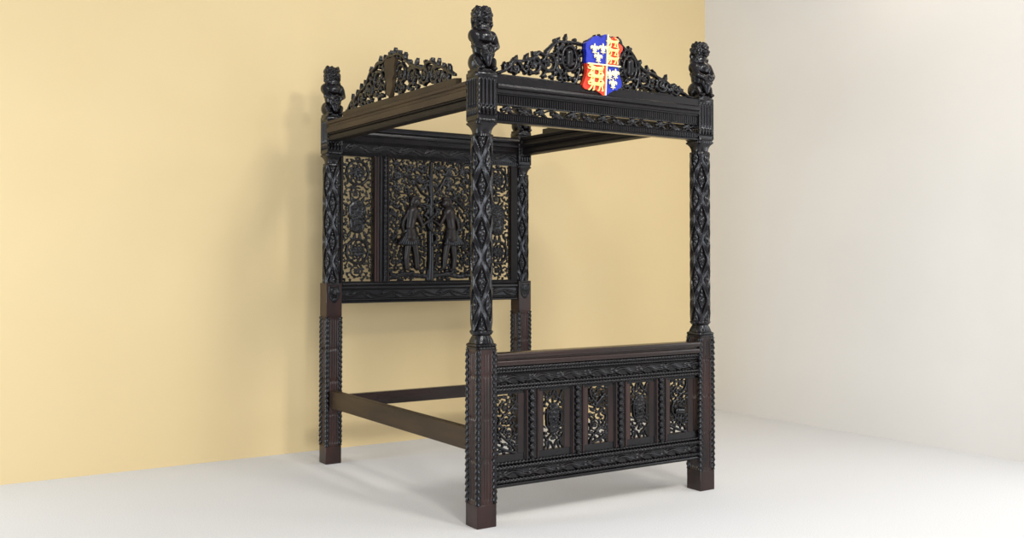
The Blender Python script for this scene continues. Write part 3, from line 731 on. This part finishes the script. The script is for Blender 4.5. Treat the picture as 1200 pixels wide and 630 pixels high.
for sgn, c0 in ((1, .447), (-1, 1.309)):
    mb = MB()
    for dx, w_, m_ in ((-.050, .008, 0), (-.030, .010, 0), (.056, .006, 0)): 
        x = c0+sgn*dx; mb.bev(x-w_, x+w_, HB-.010, HB+.01, 1.318, 2.258, .003)
    sub(mb.build('reed_moulding', M['red']), head)
    R = Relief(c0-.05, c0+.055, 1.318, 2.258, .0036, 60); x = c0+sgn*.032; z = 1.325
    while z < 2.25:
        R.line([(x-.012, z), (x, z+.016), (x+.012, z+.036)], lambda t: .005+.006*math.sin(PI*t), 1.3, .004); z += .038
    R.line([(x, 1.318), (x, 2.258)], .014, .8); x = c0-sgn*.006; R.line([(x, 1.318), (x, 2.258)], .009, 1.)
    sub(R.mesh(.006, HB, False, 'twisted_leaf_moulding', M['oak']), head)

def side_panel(x0, x1, seed, cx):
    z0, z1 = 1.318, 2.258; hw = (x1-x0)/2
    R = Relief(x0, x1, z0, z1, .0036, seed); panel_border(R, x0, x1, z0, z1, .006)
    for cz, r, s_ in ((2.130, .088, 1), (1.545, .088, -1)):
        ring = [(cx+r*math.cos(a), cz+r*math.sin(a)) for a in np.linspace(0, 2*PI, 40)]
        R.line(ring, .0105, 1.1, .002)
        ring = [(cx+r*.62*math.cos(a), cz+r*.62*math.sin(a)) for a in np.linspace(0, 2*PI, 30)]
        R.line(ring, .0055, 1.1, .001)
        R.rosette((cx, cz), .042, 8)
        for k in range(10):
            a = 2*PI*k/10; R.seg((cx+r*.34*math.cos(a), cz+r*.34*math.sin(a)), (cx+r*.6*math.cos(a+.3), cz+r*.6*math.sin(a+.3)), .004, .006, 1.)
            R.leaf((cx+r*math.cos(a), cz+r*math.sin(a)), a+.7, .036, .009)
            R.leaf((cx+r*.7*math.cos(a), cz+r*.7*math.sin(a)), a+s_*1.2, .026, .007)
    for cz, r, s_ in ((1.970, .052, 1), (1.400, .055, -1)):
        R.scroll((cx-.01, cz), r, 1, 1.5, s_, .0065)
    # the shield and supporters at mid height
    R.line([(cx, 1.855), (cx, 1.735)], lambda t: .072-.012*t, .16, .002)
    for q in range(60):
        a = R.rng.uniform(0, 2*PI); rr = math.sqrt(R.rng.random()); p = (cx+.072*rr*math.cos(a), 1.795+.105*rr*math.sin(a))
        if q % 3: R.disc(p, R.rng.uniform(.008, .013), 1., .009)
        else: R.leaf(p, R.rng.uniform(0, 6.3), .034, .008, 1., .010, False)
    for sx in (-1, 1):
        for (u, v, a, l_) in ((.03, 1.90, 1.1, .06), (.07, 1.88, .5, .05), (.085, 1.82, -.2, .04), (.082, 1.76, -.7, .04), (.055, 1.69, -1.1, .06), (.02, 1.67, -1.5, .05)):
            R.leaf((cx+sx*u, v), a if sx > 0 else PI-a, l_, .012)
    R.disc((cx, 1.92), .018)
    R.fill(.0108, .0056, .034, None, 4000)
    sub(R.mesh(.014, HB+.018, False, 'pierced_panel', M['oak']), head)
side_panel(.130, .392, 71, .258)
side_panel(1.364, 1.628, 72, 1.496)

def centre_panel():
    x0, x1, z0, z1 = .500, 1.256, 1.318, 2.262; cx = .878
    R = Relief(x0, x1, z0, z1, .0038, 81); panel_border(R, x0, x1, z0, z1, .007)
    # tree: trunk, boughs, leafy crown
    R.line([(cx-.008, 1.33), (cx, 1.50), (cx-.004, 1.70), (cx+.006, 1.90), (cx, 2.10), (cx+.004, 2.235)], lambda t: .034-.020*t, .9, .004)
    for (pts) in ([(cx, 1.96), (cx-.08, 2.00), (cx-.15, 2.10), (cx-.25, 2.13), (cx-.33, 2.22)], [(cx, 1.88), (cx-.12, 1.90), (cx-.20, 1.99), (cx-.30, 1.99), (cx-.35, 2.06)],
                  [(cx, 1.97), (cx+.07, 2.03), (cx+.13, 2.13), (cx+.24, 2.14), (cx+.33, 2.21)], [(cx, 1.90), (cx+.14, 1.97), (cx+.22, 1.95), (cx+.30, 1.88), (cx+.35, 1.90)]):
        R.line(pts, lambda t: .011-.005*t, 1.3, .006)
    for k in range(46):     # big leaf sprays over the crown and along the sides
        x = R.rng.uniform(x0+.04, x1-.04); z = R.rng.uniform(1.50, 2.22)
        if abs(x-cx) < .26 and z < 1.88: continue
        a = R.rng.uniform(0, 2*PI)
        for q in (-.7, 0, .7): R.leaf((x, z), a+q, .052, .0105, 1.1, .004, False)
    for k, (sx, sz, r, s_) in enumerate([(-.30, 2.13, .05, 1), (-.19, 2.10, .045, -1), (-.09, 2.20, .04, 1), (.08, 2.05, .04, 1), (.19, 2.10, .045, -1), (.30, 2.16, .045, 1), (-.30, 1.98, .05, -1), (.31, 1.98, .048, 1), (-.33, 1.80, .045, 1), (.34, 1.78, .04, -1),
                                     (-.33, 1.64, .04, -1), (.335, 1.62, .04, 1), (-.16, 1.95, .04, 1), (.17, 1.95, .04, -1), (-.10, 1.60, .04, 1), (.095, 1.60, .04, -1), (-.32, 1.46, .045, 1), (.33, 1.45, .045, -1), (-.09, 1.46, .045, -1), (.09, 1.45, .045, 1)]):
        R.scroll((cx+sx, sz), r, R.rng.uniform(0, 6), 1.3, s_, .007, True, 1.1, True)
    for k in range(26):     # fruit and big leaves about the trunk, where the serpent coils
        a = R.rng.uniform(0, 2*PI); rr = R.rng.uniform(.02, .075); R.disc((cx-.01+rr*math.cos(a), 1.83+rr*1.1*math.sin(a)), R.rng.uniform(.010, .018), 1., .010)
    R.line([(cx+.04*math.sin(t*9), 1.60+.30*t) for t in np.linspace(0, 1, 22)], .010, 1.2, .026)
    # the ground: rocks, hillocks and small beasts
    R.line([(x0+.02, 1.345), (x0+.16, 1.375), (cx-.12, 1.36), (cx, 1.352), (cx+.14, 1.372), (x1-.12, 1.35), (x1-.02, 1.36)], .020, .6, .004)
    for k in range(22): R.disc((R.rng.uniform(x0+.03, x1-.03), R.rng.uniform(1.34, 1.40)), R.rng.uniform(.012, .022), .9, .006)
    R.fill(.0078, .0080, .045, None, 9000)
    sub(R.mesh(.014, HB+.020, False, 'carved_panel', M['oak']), head)
    # two carved figures, hands joined before the trunk, in high relief
    def figure(bx, sg):
        F = Relief(bx-.19, bx+.19, 1.36, 1.98, .0034, 5)
        X = lambda u: bx+sg*u
        F.disc((X(.028), 1.925), .037, .9, .016); F.line([(X(.036), 1.925), (X(.044), 1.915)], .020, 1.3, .018); F.seg((X(.060), 1.918), (X(.062), 1.912), .006, .006, 1., .03)   # head, face, nose
        for k in range(12):                                                                                                                                    # locks of hair
            a = PI/2+sg*(-.6+.22*k)*1.0; F.disc((X(.026)-sg*0+math.cos(a)*.035, 1.930+math.sin(a)*.036), .0125, 1.3, .020)
        for q in range(5): F.disc((X(-.010-.004*q), 1.915-.012*q), .011, 1.3, .018)
        F.seg((X(.022), 1.90), (X(.012), 1.865), .015, .017, 1., .012)                                                                                          # neck
        F.line([(X(.000), 1.850), (X(-.010), 1.800), (X(-.022), 1.735), (X(-.018), 1.690)], lambda t: .054-.016*math.sin(PI*t*.8), .75, .014)                    # torso
        F.line([(X(-.020), 1.700), (X(-.018), 1.660)], lambda t: .048+.010*t, .75, .014)                                                                        # hips
        F.line([(X(-.005), 1.665), (X(.020), 1.580), (X(.034), 1.500), (X(.040), 1.425)], lambda t: .034-.014*t, .95, .014)                                      # fore leg
        F.line([(X(-.036), 1.665), (X(-.040), 1.575), (X(-.052), 1.495), (X(-.046), 1.420)], lambda t: .034-.014*t, .95, .012)                                   # rear leg
        F.line([(X(.036), 1.418), (X(.072), 1.408)], lambda t: .012-.003*t, 1., .012); F.line([(X(-.048), 1.414), (X(-.016), 1.404)], lambda t: .012-.003*t, 1., .010)
        F.line([(X(.028), 1.848), (X(.070), 1.775), (X(.082), 1.745)], lambda t: .017-.004*t, 1.1, .020); F.line([(X(.082), 1.745), (X(.118), 1.775), (X(.150), 1.790)], lambda t: .013-.004*t, 1.1, .020)  # joined arm
        for q in range(4): F.seg((X(.152), 1.790), (X(.166+.002*q), 1.800-.007*q), .0042, .003, 1.2, .022)
        F.line([(X(-.036), 1.848), (X(-.076), 1.785), (X(-.088), 1.740)], lambda t: .017-.004*t, 1.1, .012); F.line([(X(-.088), 1.740), (X(-.070), 1.690)], lambda t: .013-.004*t, 1.1, .014)
        fo = sub(F.mesh(.010, HB+.014, False, 'carved_figure', M['fig']), head); fo['label'] = 'carved standing figure turned to the tree, hand held out'
        K = Relief(bx-.16, bx+.12, 1.56, 1.74, .0034, 6)                                                                                                        # leafy kilt flaring to the rear
        for q in range(9):
            t = q/8; K.line([(X(-.050+.062*t), 1.700), (X(-.115+.150*t), 1.600+.018*abs(t-.5))], lambda t_: .010+.007*t_, .9, .024)
        sub(K.mesh(.010, HB+.008, False, 'carved_kilt', M['oak']), head)
    figure(cx-.168, 1); figure(cx+.152, -1)
centre_panel()

# ---- bed rails
mb = MB(); mb.bev(.035, .085, PS-.001, L+.001, .405, .530, .003)
P(mb.build('side_rail', M['rail']))
mb = MB(); mb.bev(W-.085, W-.035, PS-.001, L+.001, .405, .530, .003)
P(mb.build('side_rail', M['rail']))
mb = MB(); mb.bev(.120, W-.120, L+.045, L+.090, .394, .489, .003)
P(mb.build('head_rail', M['red_x']))
